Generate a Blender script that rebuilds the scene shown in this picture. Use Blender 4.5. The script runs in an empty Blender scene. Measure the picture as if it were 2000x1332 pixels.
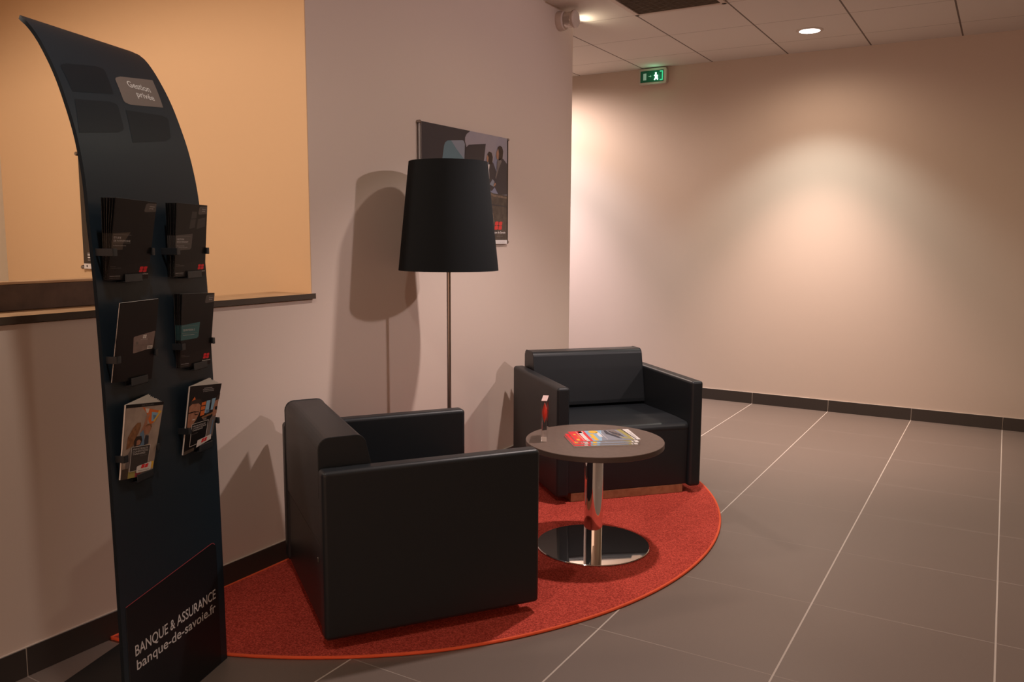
import bpy, bmesh, math, random
from mathutils import Vector, Matrix
random.seed(4)
SC = bpy.context.scene
COL = SC.collection
PI = math.pi

# ------------------------------------------------------------------ camera
CAM_P = (0.0, 0.0, 1.36)
F_PX = 1620.4
pitch, roll, yaw = 0.12363, 0.005415, 0.534767
fwd = Vector((-math.sin(yaw)*math.cos(pitch), math.cos(yaw)*math.cos(pitch), -math.sin(pitch)))
rgt = Vector((math.cos(yaw), math.sin(yaw), 0))
up = rgt.cross(fwd)
r2 = rgt*math.cos(roll) + up*math.sin(roll)
u2 = -rgt*math.sin(roll) + up*math.cos(roll)
cd = bpy.data.cameras.new('camera')
cam = bpy.data.objects.new('camera', cd)
COL.objects.link(cam)
M3 = Matrix((r2, u2, -fwd)).transposed()
cam.matrix_world = Matrix.Translation(CAM_P) @ M3.to_4x4()
cd.sensor_fit = 'HORIZONTAL'
cd.sensor_width = 36.0
cd.lens = 36.0*F_PX/2000.0
cd.clip_start = 0.05
SC.camera = cam

# ------------------------------------------------------------------ colour management, world
SC.view_settings.view_transform = 'Standard'
SC.view_settings.look = 'None'
SC.view_settings.gamma = 1.0
SC.view_settings.use_curve_mapping = False
SC.view_settings.exposure = 0.0
world = bpy.data.worlds.new('world')
SC.world = world
world.use_nodes = True
wb = world.node_tree.nodes['Background']
wb.inputs[0].default_value = (1.0, 0.58, 0.38, 1)
wb.inputs[1].default_value = 1.40

# ceiling downlights: x, y, bulb radius, lobes (power r g b, full cone in degrees, blend), label
DOWNLIGHTS = [
    (-1.280, 6.190, 0.05, [((62, 66, 60), 104, 0.55), ((27, 20, 14.5), 170, 0.8), ((320, 232, 195), 76, 0.9)], 'round recessed ceiling downlight glowing white above the bare back wall'),
    (-1.275, 3.640, 0.045, [((170, 140, 132), 106, 0.6), ((8, 7, 5), 172, 0.5)], 'round recessed ceiling downlight above the armchairs and rug'),
    (1.350, 4.250, 0.07, [((182, 148, 154), 60, 0.75, (-3.90, -0.62, -1.10)), ((18, 17, 8), 176, 0.3)], 'round recessed ceiling downlight far right over the tiled floor'),
    (-3.690, 6.190, 0.05, [((50, 62, 78), 108, 0.6), ((122, 96, 82), 172, 0.6), ((360, 290, 310), 76, 0.9)], 'round recessed ceiling downlight in the space behind the left wall'),
    (-1.275, 1.100, 0.045, [((46, 41, 36), 172, 0.5)], 'round recessed ceiling downlight near the viewer in front of the display stand'),
    (-3.55, 0.75, 0.10, [((116, 93, 76), 177, 0.3)], 'round recessed ceiling downlight in the orange side room behind the opening'),
]

# ------------------------------------------------------------------ materials
def mat(name, col, rough=0.5, metal=0.0, spec=0.5, bump=None, var=None, emit=None, trans=0.0, ior=1.45, coat=0.0):
    m = bpy.data.materials.new(name); m.use_nodes = True
    nt = m.node_tree; b = nt.nodes['Principled BSDF']
    b.inputs['Base Color'].default_value = (*col, 1)
    b.inputs['Roughness'].default_value = rough
    b.inputs['Metallic'].default_value = metal
    b.inputs['Specular IOR Level'].default_value = spec
    b.inputs['IOR'].default_value = ior
    b.inputs['Transmission Weight'].default_value = trans
    b.inputs['Coat Weight'].default_value = coat
    if emit:
        b.inputs['Emission Color'].default_value = (*emit[0], 1)
        b.inputs['Emission Strength'].default_value = emit[1]
    tc = nt.nodes.new('ShaderNodeTexCoord')
    if bump:
        sc, st, dist = bump
        n = nt.nodes.new('ShaderNodeTexNoise'); n.inputs['Scale'].default_value = sc; n.inputs['Detail'].default_value = 4
        nt.links.new(tc.outputs['Object'], n.inputs['Vector'])
        bp = nt.nodes.new('ShaderNodeBump'); bp.inputs['Strength'].default_value = st; bp.inputs['Distance'].default_value = dist
        nt.links.new(n.outputs['Fac'], bp.inputs['Height']); nt.links.new(bp.outputs['Normal'], b.inputs['Normal'])
    if var:
        sc, c2 = var
        n = nt.nodes.new('ShaderNodeTexNoise'); n.inputs['Scale'].default_value = sc; n.inputs['Detail'].default_value = 5
        nt.links.new(tc.outputs['Object'], n.inputs['Vector'])
        mx = nt.nodes.new('ShaderNodeMix'); mx.data_type = 'RGBA'
        mx.inputs[6].default_value = (*col, 1); mx.inputs[7].default_value = (*c2, 1)
        rp = nt.nodes.new('ShaderNodeMapRange'); rp.inputs['From Min'].default_value = 0.35; rp.inputs['From Max'].default_value = 0.65
        nt.links.new(n.outputs['Fac'], rp.inputs['Value']); nt.links.new(rp.outputs['Result'], mx.inputs[0])
        nt.links.new(mx.outputs[2], b.inputs['Base Color'])
    return m

def grid_mat(name, tile, tile2, ax, ay, rough, bump):
    """surface laid out in a square grid; ax, ay = (origin, pitch, joint width, joint colour)"""
    m = bpy.data.materials.new(name); m.use_nodes = True
    nt = m.node_tree; b = nt.nodes['Principled BSDF']; L = nt.links.new
    tc = nt.nodes.new('ShaderNodeTexCoord'); sx = nt.nodes.new('ShaderNodeSeparateXYZ'); L(tc.outputs['Object'], sx.inputs[0])
    def line(out, o, p, w):
        a = nt.nodes.new('ShaderNodeMath'); a.operation = 'SUBTRACT'; L(out, a.inputs[0]); a.inputs[1].default_value = o - p/2
        f = nt.nodes.new('ShaderNodeMath'); f.operation = 'FLOORED_MODULO'; L(a.outputs[0], f.inputs[0]); f.inputs[1].default_value = p
        s = nt.nodes.new('ShaderNodeMath'); s.operation = 'SUBTRACT'; L(f.outputs[0], s.inputs[0]); s.inputs[1].default_value = p/2
        ab = nt.nodes.new('ShaderNodeMath'); ab.operation = 'ABSOLUTE'; L(s.outputs[0], ab.inputs[0])
        lt = nt.nodes.new('ShaderNodeMath'); lt.operation = 'LESS_THAN'; L(ab.outputs[0], lt.inputs[0]); lt.inputs[1].default_value = w/2
        return lt.outputs[0]
    n = nt.nodes.new('ShaderNodeTexNoise'); n.inputs['Scale'].default_value = bump[0]; n.inputs['Detail'].default_value = 6
    L(tc.outputs['Object'], n.inputs['Vector'])
    mx = nt.nodes.new('ShaderNodeMix'); mx.data_type = 'RGBA'
    L(n.outputs['Fac'], mx.inputs[0]); mx.inputs[6].default_value = (*tile, 1); mx.inputs[7].default_value = (*tile2, 1)
    col = mx.outputs[2]
    masks = []
    for out, (o, p, w, c) in ((sx.outputs['Y'], ay), (sx.outputs['X'], ax)):
        k = line(out, o, p, w); masks.append(k)
        q = nt.nodes.new('ShaderNodeMix'); q.data_type = 'RGBA'; L(k, q.inputs[0]); L(col, q.inputs[6]); q.inputs[7].default_value = (*c, 1)
        col = q.outputs[2]
    L(col, b.inputs['Base Color'])
    mm = nt.nodes.new('ShaderNodeMath'); mm.operation = 'MAXIMUM'; L(masks[0], mm.inputs[0]); L(masks[1], mm.inputs[1])
    rr = nt.nodes.new('ShaderNodeMapRange'); L(mm.outputs[0], rr.inputs['Value']); rr.inputs['To Min'].default_value = rough; rr.inputs['To Max'].default_value = 0.85
    L(rr.outputs['Result'], b.inputs['Roughness'])
    hh = nt.nodes.new('ShaderNodeMath'); hh.operation = 'MULTIPLY_ADD'; L(mm.outputs[0], hh.inputs[0]); hh.inputs[1].default_value = -6.0; L(n.outputs['Fac'], hh.inputs[2])
    bp = nt.nodes.new('ShaderNodeBump'); bp.inputs['Strength'].default_value = bump[1]; bp.inputs['Distance'].default_value = 0.0004
    L(hh.outputs[0], bp.inputs['Height']); L(bp.outputs['Normal'], b.inputs['Normal'])
    return m

PAINT = (0.60, 0.50, 0.435)
M = {}
M['paint'] = mat('wall_paint', PAINT, 0.75, bump=(180, 0.25, 0.0006))
M['paint_side'] = mat('side_room_paint', (0.72, 0.487, 0.28), 0.75, bump=(180, 0.2, 0.0006))
M['paint_pale'] = mat('pale_paint', (0.66, 0.60, 0.48), 0.75, bump=(180, 0.2, 0.0006))
M['ceiling'] = grid_mat('ceiling_tiles', (0.66, 0.60, 0.56), (0.60, 0.545, 0.505),
                        (-0.371, 0.6025, 0.011, (0.15, 0.115, 0.10)), (0.938, 0.614, 0.006, (0.30, 0.25, 0.22)), 0.9, (420, 0.5))
M['floor'] = grid_mat('floor_tiles', (0.154, 0.119, 0.101), (0.182, 0.142, 0.120),
                      (0.057, 0.600, 0.0058, (0.48, 0.42, 0.37)), (0.114, 0.6057, 0.0032, (0.30, 0.25, 0.215)), 0.42, (260, 0.25))
M['skirting'] = mat('skirting_tile', (0.040, 0.032, 0.028), 0.45, bump=(200, 0.1, 0.0004))
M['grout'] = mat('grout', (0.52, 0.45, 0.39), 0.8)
M['sill_wood'] = mat('sill_wood', (0.50, 0.33, 0.19), 0.5, var=(14, (0.42, 0.27, 0.15)))
M['sill_edge'] = mat('sill_edge', (0.060, 0.042, 0.028), 0.6)
M['brown_panel'] = mat('brown_panel', (0.105, 0.066, 0.045), 0.6, var=(22, (0.075, 0.046, 0.032)))
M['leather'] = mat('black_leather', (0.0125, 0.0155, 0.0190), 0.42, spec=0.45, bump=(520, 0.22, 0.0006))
M['seam'] = mat('leather_seam', (0.004, 0.004, 0.004), 0.6)
M['plinth'] = mat('plinth_wood', (0.34, 0.17, 0.095), 0.32, var=(40, (0.26, 0.12, 0.065)))
M['chrome'] = mat('chrome', (0.82, 0.80, 0.78), 0.045, metal=1.0)
M['steel'] = mat('brushed_steel', (0.34, 0.30, 0.28), 0.28, metal=1.0)
M['table_top'] = mat('table_top_laminate', (0.135, 0.095, 0.078), 0.42, var=(60, (0.115, 0.080, 0.066)))
M['table_edge'] = mat('table_edge', (0.075, 0.050, 0.042), 0.45)
M['shade'] = mat('black_lampshade_fabric', (0.0085, 0.0098, 0.0110), 0.95, spec=0.2, bump=(900, 0.3, 0.0004))
M['shade_in'] = mat('lampshade_lining', (0.5, 0.45, 0.38), 0.8)
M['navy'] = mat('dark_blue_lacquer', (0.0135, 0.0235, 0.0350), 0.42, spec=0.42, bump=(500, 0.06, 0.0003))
M['navy_edge'] = mat('dark_blue_edge', (0.009, 0.014, 0.020), 0.75, spec=0.15)
M['ink_tile'] = mat('darker_blue_print', (0.0088, 0.0145, 0.0215), 0.44, spec=0.3)
M['ink_plum'] = mat('plum_black_print', (0.0105, 0.0105, 0.0135), 0.46, spec=0.35)
M['grey_tile'] = mat('grey_print', (0.17, 0.142, 0.132), 0.5)
M['grey_dim'] = mat('dim_grey_print', (0.050, 0.044, 0.043), 0.5)
M['grey_mid'] = mat('mid_grey_print', (0.095, 0.082, 0.078), 0.5)
M['brown_print'] = mat('brown_print', (0.080, 0.060, 0.048), 0.5)
M['teal_print'] = mat('teal_print', (0.045, 0.145, 0.160), 0.5)
M['white_print'] = mat('white_print', (0.72, 0.68, 0.66), 0.55)
M['text_white'] = mat('white_lettering', (0.62, 0.60, 0.60), 0.55)
M['text_dim'] = mat('small_grey_lettering', (0.24, 0.22, 0.215), 0.55)
M['red_line'] = mat('red_line_print', (0.36, 0.065, 0.085), 0.5)
M['red_print'] = mat('red_print', (0.75, 0.020, 0.030), 0.45)
M['orange_print'] = mat('orange_print', (0.70, 0.16, 0.03), 0.5)
M['yellow_print'] = mat('yellow_print', (0.80, 0.48, 0.05), 0.5)
M['olive_print'] = mat('olive_print', (0.34, 0.30, 0.09), 0.5)
M['cover_black'] = mat('black_gloss_card', (0.0075, 0.0072, 0.0080), 0.38, spec=0.35)
M['cover_black2'] = mat('black_gloss_card_two', (0.0125, 0.0110, 0.0115), 0.38, spec=0.35)
M['paper'] = mat('paper', (0.66, 0.62, 0.58), 0.7)
M['photo_beige'] = mat('photo_beige', (0.42, 0.34, 0.29), 0.5, var=(30, (0.34, 0.27, 0.23)))
M['hair'] = mat('photo_hair_brown', (0.19, 0.085, 0.04), 0.5, var=(90, (0.30, 0.14, 0.06)))
M['skin'] = mat('photo_skin', (0.44, 0.22, 0.14), 0.5, var=(70, (0.34, 0.15, 0.09)))
M['hair_dark'] = mat('photo_hair_dark', (0.035, 0.020, 0.015), 0.5)
M['blue_print'] = mat('photo_blue', (0.13, 0.22, 0.34), 0.5)
M['sky_print'] = mat('photo_sky_blue', (0.26, 0.45, 0.62), 0.5)
M['navy_print'] = mat('photo_navy', (0.035, 0.038, 0.055), 0.5)
M['card_rose'] = mat('bank_card_rose_grey', (0.25, 0.185, 0.170), 0.45, var=(60, (0.21, 0.155, 0.145)))
M['poster_dark'] = mat('poster_dark', (0.036, 0.030, 0.036), 0.4)
M['poster_sky'] = mat('poster_sky', (0.32, 0.285, 0.32), 0.4, var=(5, (0.27, 0.255, 0.31)))
M['poster_sky2'] = mat('poster_lower_sky', (0.20, 0.215, 0.31), 0.4, var=(5, (0.235, 0.24, 0.32)))
M['poster_teal'] = mat('poster_teal', (0.105, 0.185, 0.225), 0.4)
M['poster_light'] = mat('poster_pale_blue', (0.22, 0.245, 0.30), 0.4)
M['poster_rock'] = mat('poster_rock', (0.060, 0.045, 0.036), 0.5, var=(28, (0.10, 0.075, 0.058)))
M['poster_rock_lit'] = mat('poster_rock_lit', (0.24, 0.165, 0.115), 0.5, var=(40, (0.12, 0.09, 0.07)))
M['poster_coat'] = mat('poster_coat', (0.050, 0.040, 0.045), 0.5)
M['poster_face'] = mat('poster_face', (0.36, 0.19, 0.12), 0.5)
M['poster_red'] = mat('poster_red', (0.62, 0.045, 0.04), 0.5)
M['poster_brown'] = mat('poster_brown', (0.040, 0.028, 0.020), 0.45)
M['acrylic'] = mat('clear_acrylic', (0.95, 0.93, 0.92), 0.04, trans=1.0, ior=1.49)
M['acrylic_edge'] = mat('acrylic_edge_dark', (0.06, 0.045, 0.04), 0.25)
M['award_pink'] = mat('frosted_pink_top', (0.62, 0.44, 0.42), 0.5)
M['award_white'] = mat('white_award_label', (0.85, 0.76, 0.73), 0.5)
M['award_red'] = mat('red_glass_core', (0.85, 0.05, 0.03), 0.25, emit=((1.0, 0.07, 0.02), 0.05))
M['holder'] = mat('holder_plastic', (0.020, 0.024, 0.029), 0.32)
M['rug'] = mat('rug_pile', (0.78, 0.118, 0.082), 0.95, spec=0.15, bump=(230, 1.0, 0.008), var=(190, (0.36, 0.036, 0.025)))
M['rug_edge'] = mat('rug_binding', (0.78, 0.105, 0.035), 0.8, bump=(300, 0.6, 0.002))
M['white_plastic'] = mat('white_plastic', (0.55, 0.47, 0.43), 0.4)
M['clear_lens'] = mat('translucent_lens', (0.70, 0.64, 0.60), 0.2, trans=0.5)
M['vent_frame'] = mat('vent_frame', (0.52, 0.43, 0.38), 0.5)
M['vent_dark'] = mat('vent_filter_brown', (0.105, 0.076, 0.052), 0.8, bump=(400, 0.6, 0.001))
M['lamp_glow'] = mat('downlight_glow', (1, 1, 1), 0.4, emit=((1.0, 0.93, 0.86), 9.0))
M['exit_green'] = mat('exit_green', (0.003, 0.07, 0.038), 0.4, emit=((0.0, 0.32, 0.14), 0.05))
M['exit_lit'] = mat('exit_lit_green', (0.05, 0.7, 0.4), 0.4, emit=((0.10, 1.0, 0.50), 0.35))
M['exit_hot'] = mat('exit_lit_core', (0.6, 1.0, 0.8), 0.4, emit=((0.55, 1.0, 0.80), 5.0))
M['exit_pale'] = mat('exit_pale', (0.40, 0.62, 0.55), 0.4, emit=((0.5, 0.8, 0.7), 0.12))
M['rubber'] = mat('black_plate', (0.009, 0.010, 0.010), 0.4)

# ------------------------------------------------------------------ mesh builder
class MB:
    def __init__(s):
        s.v = []; s.f = []; s.mi = []; s.mats = []; s.smooth = []
    def slot(s, m):
        if m not in s.mats: s.mats.append(m)
        return s.mats.index(m)
    def add(s, vs, fs, m, T=None, smooth=False):
        b = len(s.v); k = s.slot(m)
        for p in vs:
            s.v.append(tuple(T(p)) if T else tuple(p))
        for f in fs:
            s.f.append([b+i for i in f]); s.mi.append(k); s.smooth.append(smooth)
        return s
    def box(s, c, d, m, bev=0.0, seg=3, T=None, bevz=None):
        bm = bmesh.new(); bmesh.ops.create_cube(bm, size=1.0)
        for v in bm.verts: v.co = Vector((c[0]+v.co.x*d[0], c[1]+v.co.y*d[1], c[2]+v.co.z*d[2]))
        if bev > 0:
            bmesh.ops.bevel(bm, geom=bm.edges[:], offset=bev, segments=seg, profile=0.5, affect='EDGES')
        s.addbm(bm, m, T, smooth=bev > 0)
        return s
    def addbm(s, bm, m, T=None, smooth=False):
        bm.verts.index_update()
        s.add([v.co[:] for v in bm.verts], [[v.index for v in f.verts] for f in bm.faces], m, T, smooth)
        bm.free()
    def prism(s, poly, h0, h1, m, T, bev=0.0, seg=3):
        """poly: 2-D outline, extruded from h0 to h1 along the third coordinate"""
        bm = bmesh.new()
        a = [bm.verts.new((p[0], p[1], h0)) for p in poly]
        f = bm.faces.new(a)
        r = bmesh.ops.extrude_face_region(bm, geom=[f])
        for v in [g for g in r['geom'] if isinstance(g, bmesh.types.BMVert)]: v.co.z = h1
        bmesh.ops.recalc_face_normals(bm, faces=bm.faces[:])
        if bev > 0:
            bmesh.ops.bevel(bm, geom=bm.edges[:], offset=bev, segments=seg, profile=0.5, affect='EDGES', clamp_overlap=True)
        s.addbm(bm, m, T, smooth=bev > 0)
        return s
    def flat(s, poly, m, T, h=0.0):
        s.add([(p[0], p[1], h) for p in poly], [list(range(len(poly)))], m, T)
        return s
    def lathe(s, prof, m, c=(0, 0, 0), n=64, smooth=True, T=None):
        vs = []; fs = []
        for r, z in prof:
            for i in range(n):
                a = 2*PI*i/n; vs.append((c[0]+r*math.cos(a), c[1]+r*math.sin(a), c[2]+z))
        for j in range(len(prof)-1):
            for i in range(n):
                k = (i+1) % n
                fs.append([j*n+i, j*n+k, (j+1)*n+k, (j+1)*n+i])
        if prof[0][0] > 1e-6: fs.append([i for i in reversed(range(n))])
        if prof[-1][0] > 1e-6: fs.append([(len(prof)-1)*n+i for i in range(n)])
        s.add(vs, fs, m, T, smooth)
        return s
    def tube(s, pts, r, m, n=8, closed=False, T=None):
        P = [Vector(p) for p in pts]; vs = []; fs = []
        for i, p in enumerate(P):
            a = P[(i-1) % len(P)] if (closed or i > 0) else p
            b = P[(i+1) % len(P)] if (closed or i < len(P)-1) else p
            t = (b-a).normalized()
            ref = Vector((0, 0, 1)) if abs(t.z) < 0.9 else Vector((1, 0, 0))
            x = t.cross(ref).normalized(); y = t.cross(x)
            for k in range(n):
                q = p + x*r*math.cos(2*PI*k/n) + y*r*math.sin(2*PI*k/n); vs.append(q[:])
        R = len(P) if closed else len(P)-1
        for i in range(R):
            j = (i+1) % len(P)
            for k in range(n):
                l = (k+1) % n; fs.append([i*n+k, i*n+l, j*n+l, j*n+k])
        if not closed:
            fs.append(list(range(n))); fs.append([(len(P)-1)*n+k for k in reversed(range(n))])
        s.add(vs, fs, m, T, True)
        return s
    def build(s, name, parent=None, origin=(0, 0, 0), wn=True):
        me = bpy.data.meshes.new(name)
        o3 = Vector(origin)
        me.from_pydata([tuple(Vector(p)-o3) for p in s.v], [], s.f)
        for m in s.mats: me.materials.append(M[m])
        me.polygons.foreach_set('material_index', s.mi)
        me.polygons.foreach_set('use_smooth', s.smooth)
        me.update()
        try: me.set_sharp_from_angle(angle=math.radians(38))
        except Exception: pass
        o = bpy.data.objects.new(name, me); COL.objects.link(o)
        if parent: o.parent = parent
        else: o.location = o3
        if wn and any(s.smooth):
            w = o.modifiers.new('normals', 'WEIGHTED_NORMAL'); w.keep_sharp = True
        return o

def tag(o, label=None, cat=None, group=None, kind=None):
    if label: o['label'] = label
    if cat: o['category'] = cat
    if group: o['group'] = group
    if kind: o['kind'] = kind
    return o
def empty(name, loc, rz=0.0):
    o = bpy.data.objects.new(name, None); COL.objects.link(o)
    o.location = loc; o.rotation_euler = (0, 0, rz); o.empty_display_size = 0.1
    return o
def struct(name, mb, parent=None):
    o = mb.build(name, parent)
    if not parent: o['kind'] = 'structure'
    return o

_tx = {}
def text_geo(body, bold=0.0):
    k = (body, bold)
    if k in _tx: return _tx[k]
    cu = bpy.data.curves.new('lettering', 'FONT'); cu.body = body; cu.size = 1.0; cu.resolution_u = 3; cu.offset = bold
    o = bpy.data.objects.new('lettering', cu); COL.objects.link(o)
    dg = bpy.context.evaluated_depsgraph_get(); dg.update()
    me = bpy.data.meshes.new_from_object(o.evaluated_get(dg))
    vs = [v.co[:] for v in me.vertices]; fs = [list(p.vertices) for p in me.polygons]
    bpy.data.objects.remove(o); bpy.data.curves.remove(cu); bpy.data.meshes.remove(me)
    x0 = min(v[0] for v in vs); x1 = max(v[0] for v in vs)
    r = ([(v[0]-x0, v[1]) for v in vs], fs, x1-x0)
    _tx[k] = r
    return r
def text(mb, body, x, y, w, h, m, T, off=0.0006, bold=0.0, slant=0.0):
    """baseline at (x, y); total width w; capital height h"""
    vs, fs, tw = text_geo(body, bold)
    sx = w/tw; sy = h/0.69
    mb.add([(x+p[0]*sx+slant*p[1]*sy, y+p[1]*sy, off) for p in vs], fs, m, T)
def rrect(x0, y0, x1, y1, r, corners=(1, 1, 1, 1), n=6):
    """outline with rounded corners; corners = (bl, br, tr, tl)"""
    out = []
    for (cx, cy, a0, on) in ((x0+r, y0+r, PI, corners[0]), (x1-r, y0+r, 1.5*PI, corners[1]), (x1-r, y1-r, 0, corners[2]), (x0+r, y1-r, 0.5*PI, corners[3])):
        if on:
            for i in range(n+1):
                a = a0+0.5*PI*i/n; out.append((cx+r*math.cos(a), cy+r*math.sin(a)))
        else:
            out.append((x0 if cx < (x0+x1)/2 else x1, y0 if cy < (y0+y1)/2 else y1))
    return out
def bilin(q, poly):
    """unit-square outline mapped into quad q = (bl, br, tr, tl)"""
    out = []
    for a, b in poly:
        out.append(tuple((1-a)*(1-b)*q[0][k]+a*(1-b)*q[1][k]+a*b*q[2][k]+(1-a)*b*q[3][k] for k in (0, 1)))
    return out
def subdiv(poly, n=4):
    out = []
    for i, p in enumerate(poly):
        q = poly[(i+1) % len(poly)]
        for k in range(n): out.append((p[0]+(q[0]-p[0])*k/n, p[1]+(q[1]-p[1])*k/n))
    return out
def logo(mb, x, y, w, h, m, T, off=0.0007):
    """four slanted flag squares in two rows"""
    for i in (0, 1):
        for j in (0, 1):
            a0 = x+w*(0.52*i); a1 = a0+w*0.45; b0 = y+h*(0.53*j); b1 = b0+h*0.45
            sl = 0.10*w
            p = [(a0+sl*(b0-y)/h, b0), (a0+w*.22+sl*(b0-y)/h, b0-h*.03), (a1+sl*(b0-y)/h, b0+h*.03), (a1+sl*(b1-y)/h, b1), (a0+w*.22+sl*(b1-y)/h, b1+h*.04), (a0+sl*(b1-y)/h, b1-h*.03)]
            mb.flat(p, m, T, off)

# ------------------------------------------------------------------ room shell
XW = -2.536; YB = 6.88; H = 2.80; YC = 5.043; YN = 2.605
struct('floor', MB().box((-0.75, 2.1, -0.06), (8.7, 10.2, 0.12), 'floor'))
ce = MB()
def slab(x0, x1, y0, y1, z0, z1, m, mb):
    return mb.box(((x0+x1)/2, (y0+y1)/2, (z0+z1)/2), (x1-x0, y1-y0, z1-z0), m)
slab(-5.1, 3.6, -3.0, 7.0, H, H+.1, 'ceiling', ce)
struct('ceiling', ce)
struct('wall_back', slab(-5.1, 3.6, YB, YB+.15, 0, H, 'paint', MB()))
struct('wall_right', slab(3.45, 3.6, -3.0, YB, 0, H, 'paint', MB()))
wl = MB()
slab(-2.756, XW, -3.0, 5.043, 0, 1.095, 'paint', wl)
slab(-2.756, XW, YN, YC, 1.095, H, 'paint', wl)
slab(-2.756, XW, -3.0, YN, 2.52, H, 'paint', wl)
slab(-2.756, XW, -3.0, 0.35, 1.095, 2.52, 'paint', wl)
struct('wall_left', wl)
struct('wall_side_room', slab(-4.865, XW-0.001, YN-.004, YN+.12, 1.10, H, 'paint_side', slab(-4.865, -2.757, YN-.004, YN+.12, 0, 1.10, 'paint_side', MB())))
struct('wall_far_left', slab(-5.1, -4.865, -3.0, YB, 0, H, 'paint_pale', MB()))
# skirting tiles with joints
def skirt(name, a, b, axis, wallpos, joint0, pitch, z=0.092, t=0.009, side=1):
    mb = MB(); js = [a]; k = math.ceil((a-joint0)/pitch)
    while joint0+k*pitch < b: js.append(joint0+k*pitch); k += 1
    js.append(b)
    for p, q in zip(js[:-1], js[1:]):
        g = 0.0015
        if axis == 'y': mb.box((wallpos+side*t/2, (p+q)/2, z/2), (t, q-p-2*g, z), 'skirting', 0.001, 1)
        else: mb.box(((p+q)/2, wallpos+side*t/2, z/2), (q-p-2*g, t, z), 'skirting', 0.001, 1)
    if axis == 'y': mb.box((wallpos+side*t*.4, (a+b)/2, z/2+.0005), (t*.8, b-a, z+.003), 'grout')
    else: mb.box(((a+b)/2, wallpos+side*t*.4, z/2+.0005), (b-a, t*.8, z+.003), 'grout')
    return struct(name, mb)
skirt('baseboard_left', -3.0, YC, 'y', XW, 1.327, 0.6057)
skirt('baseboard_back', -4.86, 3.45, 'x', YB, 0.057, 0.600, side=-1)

# window opening: sill board with pale top and dark front
sb = MB()
sb.box((-2.642, 1.481, 1.1105), (0.236, 2.262, 0.019), 'sill_wood')
sb.box((-2.5235, 1.482, 1.1095), (0.003, 2.266, 0.0225), 'sill_edge')
struct('trim_1', sb)
pn = MB()
pn.box((-2.745, 1.16, 1.163), (0.075, 1.60, 0.084), 'brown_panel', 0.002, 1)
pn.box((-2.745, 1.16, 1.209), (0.075, 1.60, 0.008), 'sill_wood', 0.001, 1)
o = pn.build('counter_upstand', None, (-2.745, 1.16, 1.121))
tag(o, 'low dark brown counter upstand with a pale top edge lying along the wall opening sill', 'counter edge')

# ------------------------------------------------------------------ downlights
def downlight(x, y, rad, lobes, label):
    r = empty('ceiling_downlight', (x, y, H)); tag(r, label, 'ceiling light', 'recessed ceiling downlights')
    MB().lathe([(0.068, -0.001), (0.069, -0.006), (0.086, -0.005), (0.091, -0.0015), (0.091, 0.0)], 'white_plastic', n=48).build('trim_ring', r)
    MB().lathe([(0.0, -0.0105), (0.05, -0.010), (0.069, -0.006), (0.069, -0.004)], 'lamp_glow', n=48).build('diffuser', r)
    for pw, cone, blend, *aim in lobes:
        m_ = max(pw)
        if m_ <= 0: continue
        ld = bpy.data.lights.new('bulb', 'SPOT'); ld.energy = m_; ld.color = tuple(c/m_ for c in pw)
        ld.spot_size = math.radians(cone); ld.spot_blend = blend; ld.shadow_soft_size = rad
        lo = bpy.data.objects.new('bulb', ld); COL.objects.link(lo); lo.parent = r; lo.location = (0, 0, -0.02-rad*0.3)
        if aim: lo.rotation_euler = Vector(aim[0]).to_track_quat('-Z', 'Y').to_euler()
for d in DOWNLIGHTS: downlight(*d)

# ------------------------------------------------------------------ ceiling vent
v = empty('ceiling_vent', (-1.872, 4.922, H)); tag(v, 'square ceiling vent with a brown filter and pale frame', 'vent')
vf = MB()
for sx_, sy_, w_, d_ in ((0, .283, .60, .032), (0, -.283, .60, .032), (.283, 0, .032, .60), (-.283, 0, .032, .60)):
    vf.box((sx_, sy_, -.006), (w_, d_, .012), 'vent_frame', 0.003, 2)
vf.build('frame', v)
vg = MB(); vg.box((0, 0, -.003), (.54, .54, .005), 'vent_dark')
for k in range(20): vg.box((0, -.26+k*.0274, -.007), (.53, .004, .004), 'vent_dark')
vg.build('filter', v)

# ------------------------------------------------------------------ exit sign
ex = empty('exit_sign', (-2.68, YB, 2.725)); tag(ex, 'green lit exit sign with running figure and arrow under the ceiling', 'exit sign')
TX = lambda p: (p[0], -p[2], p[1])
MB().prism(rrect(-.125, -.066, .125, .066, .022), 0, .046, 'white_plastic', TX, 0.006, 3).build('housing', ex)
pnl = MB()
pnl.prism(rrect(-.107, -.048, .098, .046, .004), .046, .049, 'exit_green', TX)
pnl.flat([(-.082, -.030), (-.054, -.030), (-.054, .026), (-.082, .026)], 'exit_pale', TX, .0495)
pnl.flat([(-.034, -.003), (-.018, -.003), (-.018, -.010), (-.008, .000), (-.018, .010), (-.018, .003), (-.034, .003)][::-1], 'exit_pale', TX, .0495)
pnl.flat([(.066, -.040), (.094, -.040), (.094, .040), (.066, .040), (.066, .030), (.084, .030), (.084, -.030), (.066, -.030)], 'exit_lit', TX, .0495)
pnl.flat([(.024, .016+.010), (.031, .030), (.038, .026), (.038, .018), (.031, .013), (.024, .018)], 'exit_hot', TX, .0497)
pnl.flat([(.014, .004), (.026, .012), (.040, .010), (.050, .000), (.046, -.010), (.052, -.030), (.044, -.034), (.036, -.018), (.024, -.034), (.014, -.032), (.026, -.012), (.024, -.002)], 'exit_hot', TX, .0497)
pnl.build('sign_panel', ex)
ld = bpy.data.lights.new('glow', 'POINT'); ld.energy = 0.12; ld.color = (0.2, 1.0, 0.5); ld.shadow_soft_size = 0.03
lo = bpy.data.objects.new('glow', ld); COL.objects.link(lo); lo.parent = ex; lo.location = (.03, -.09, 0)

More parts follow.
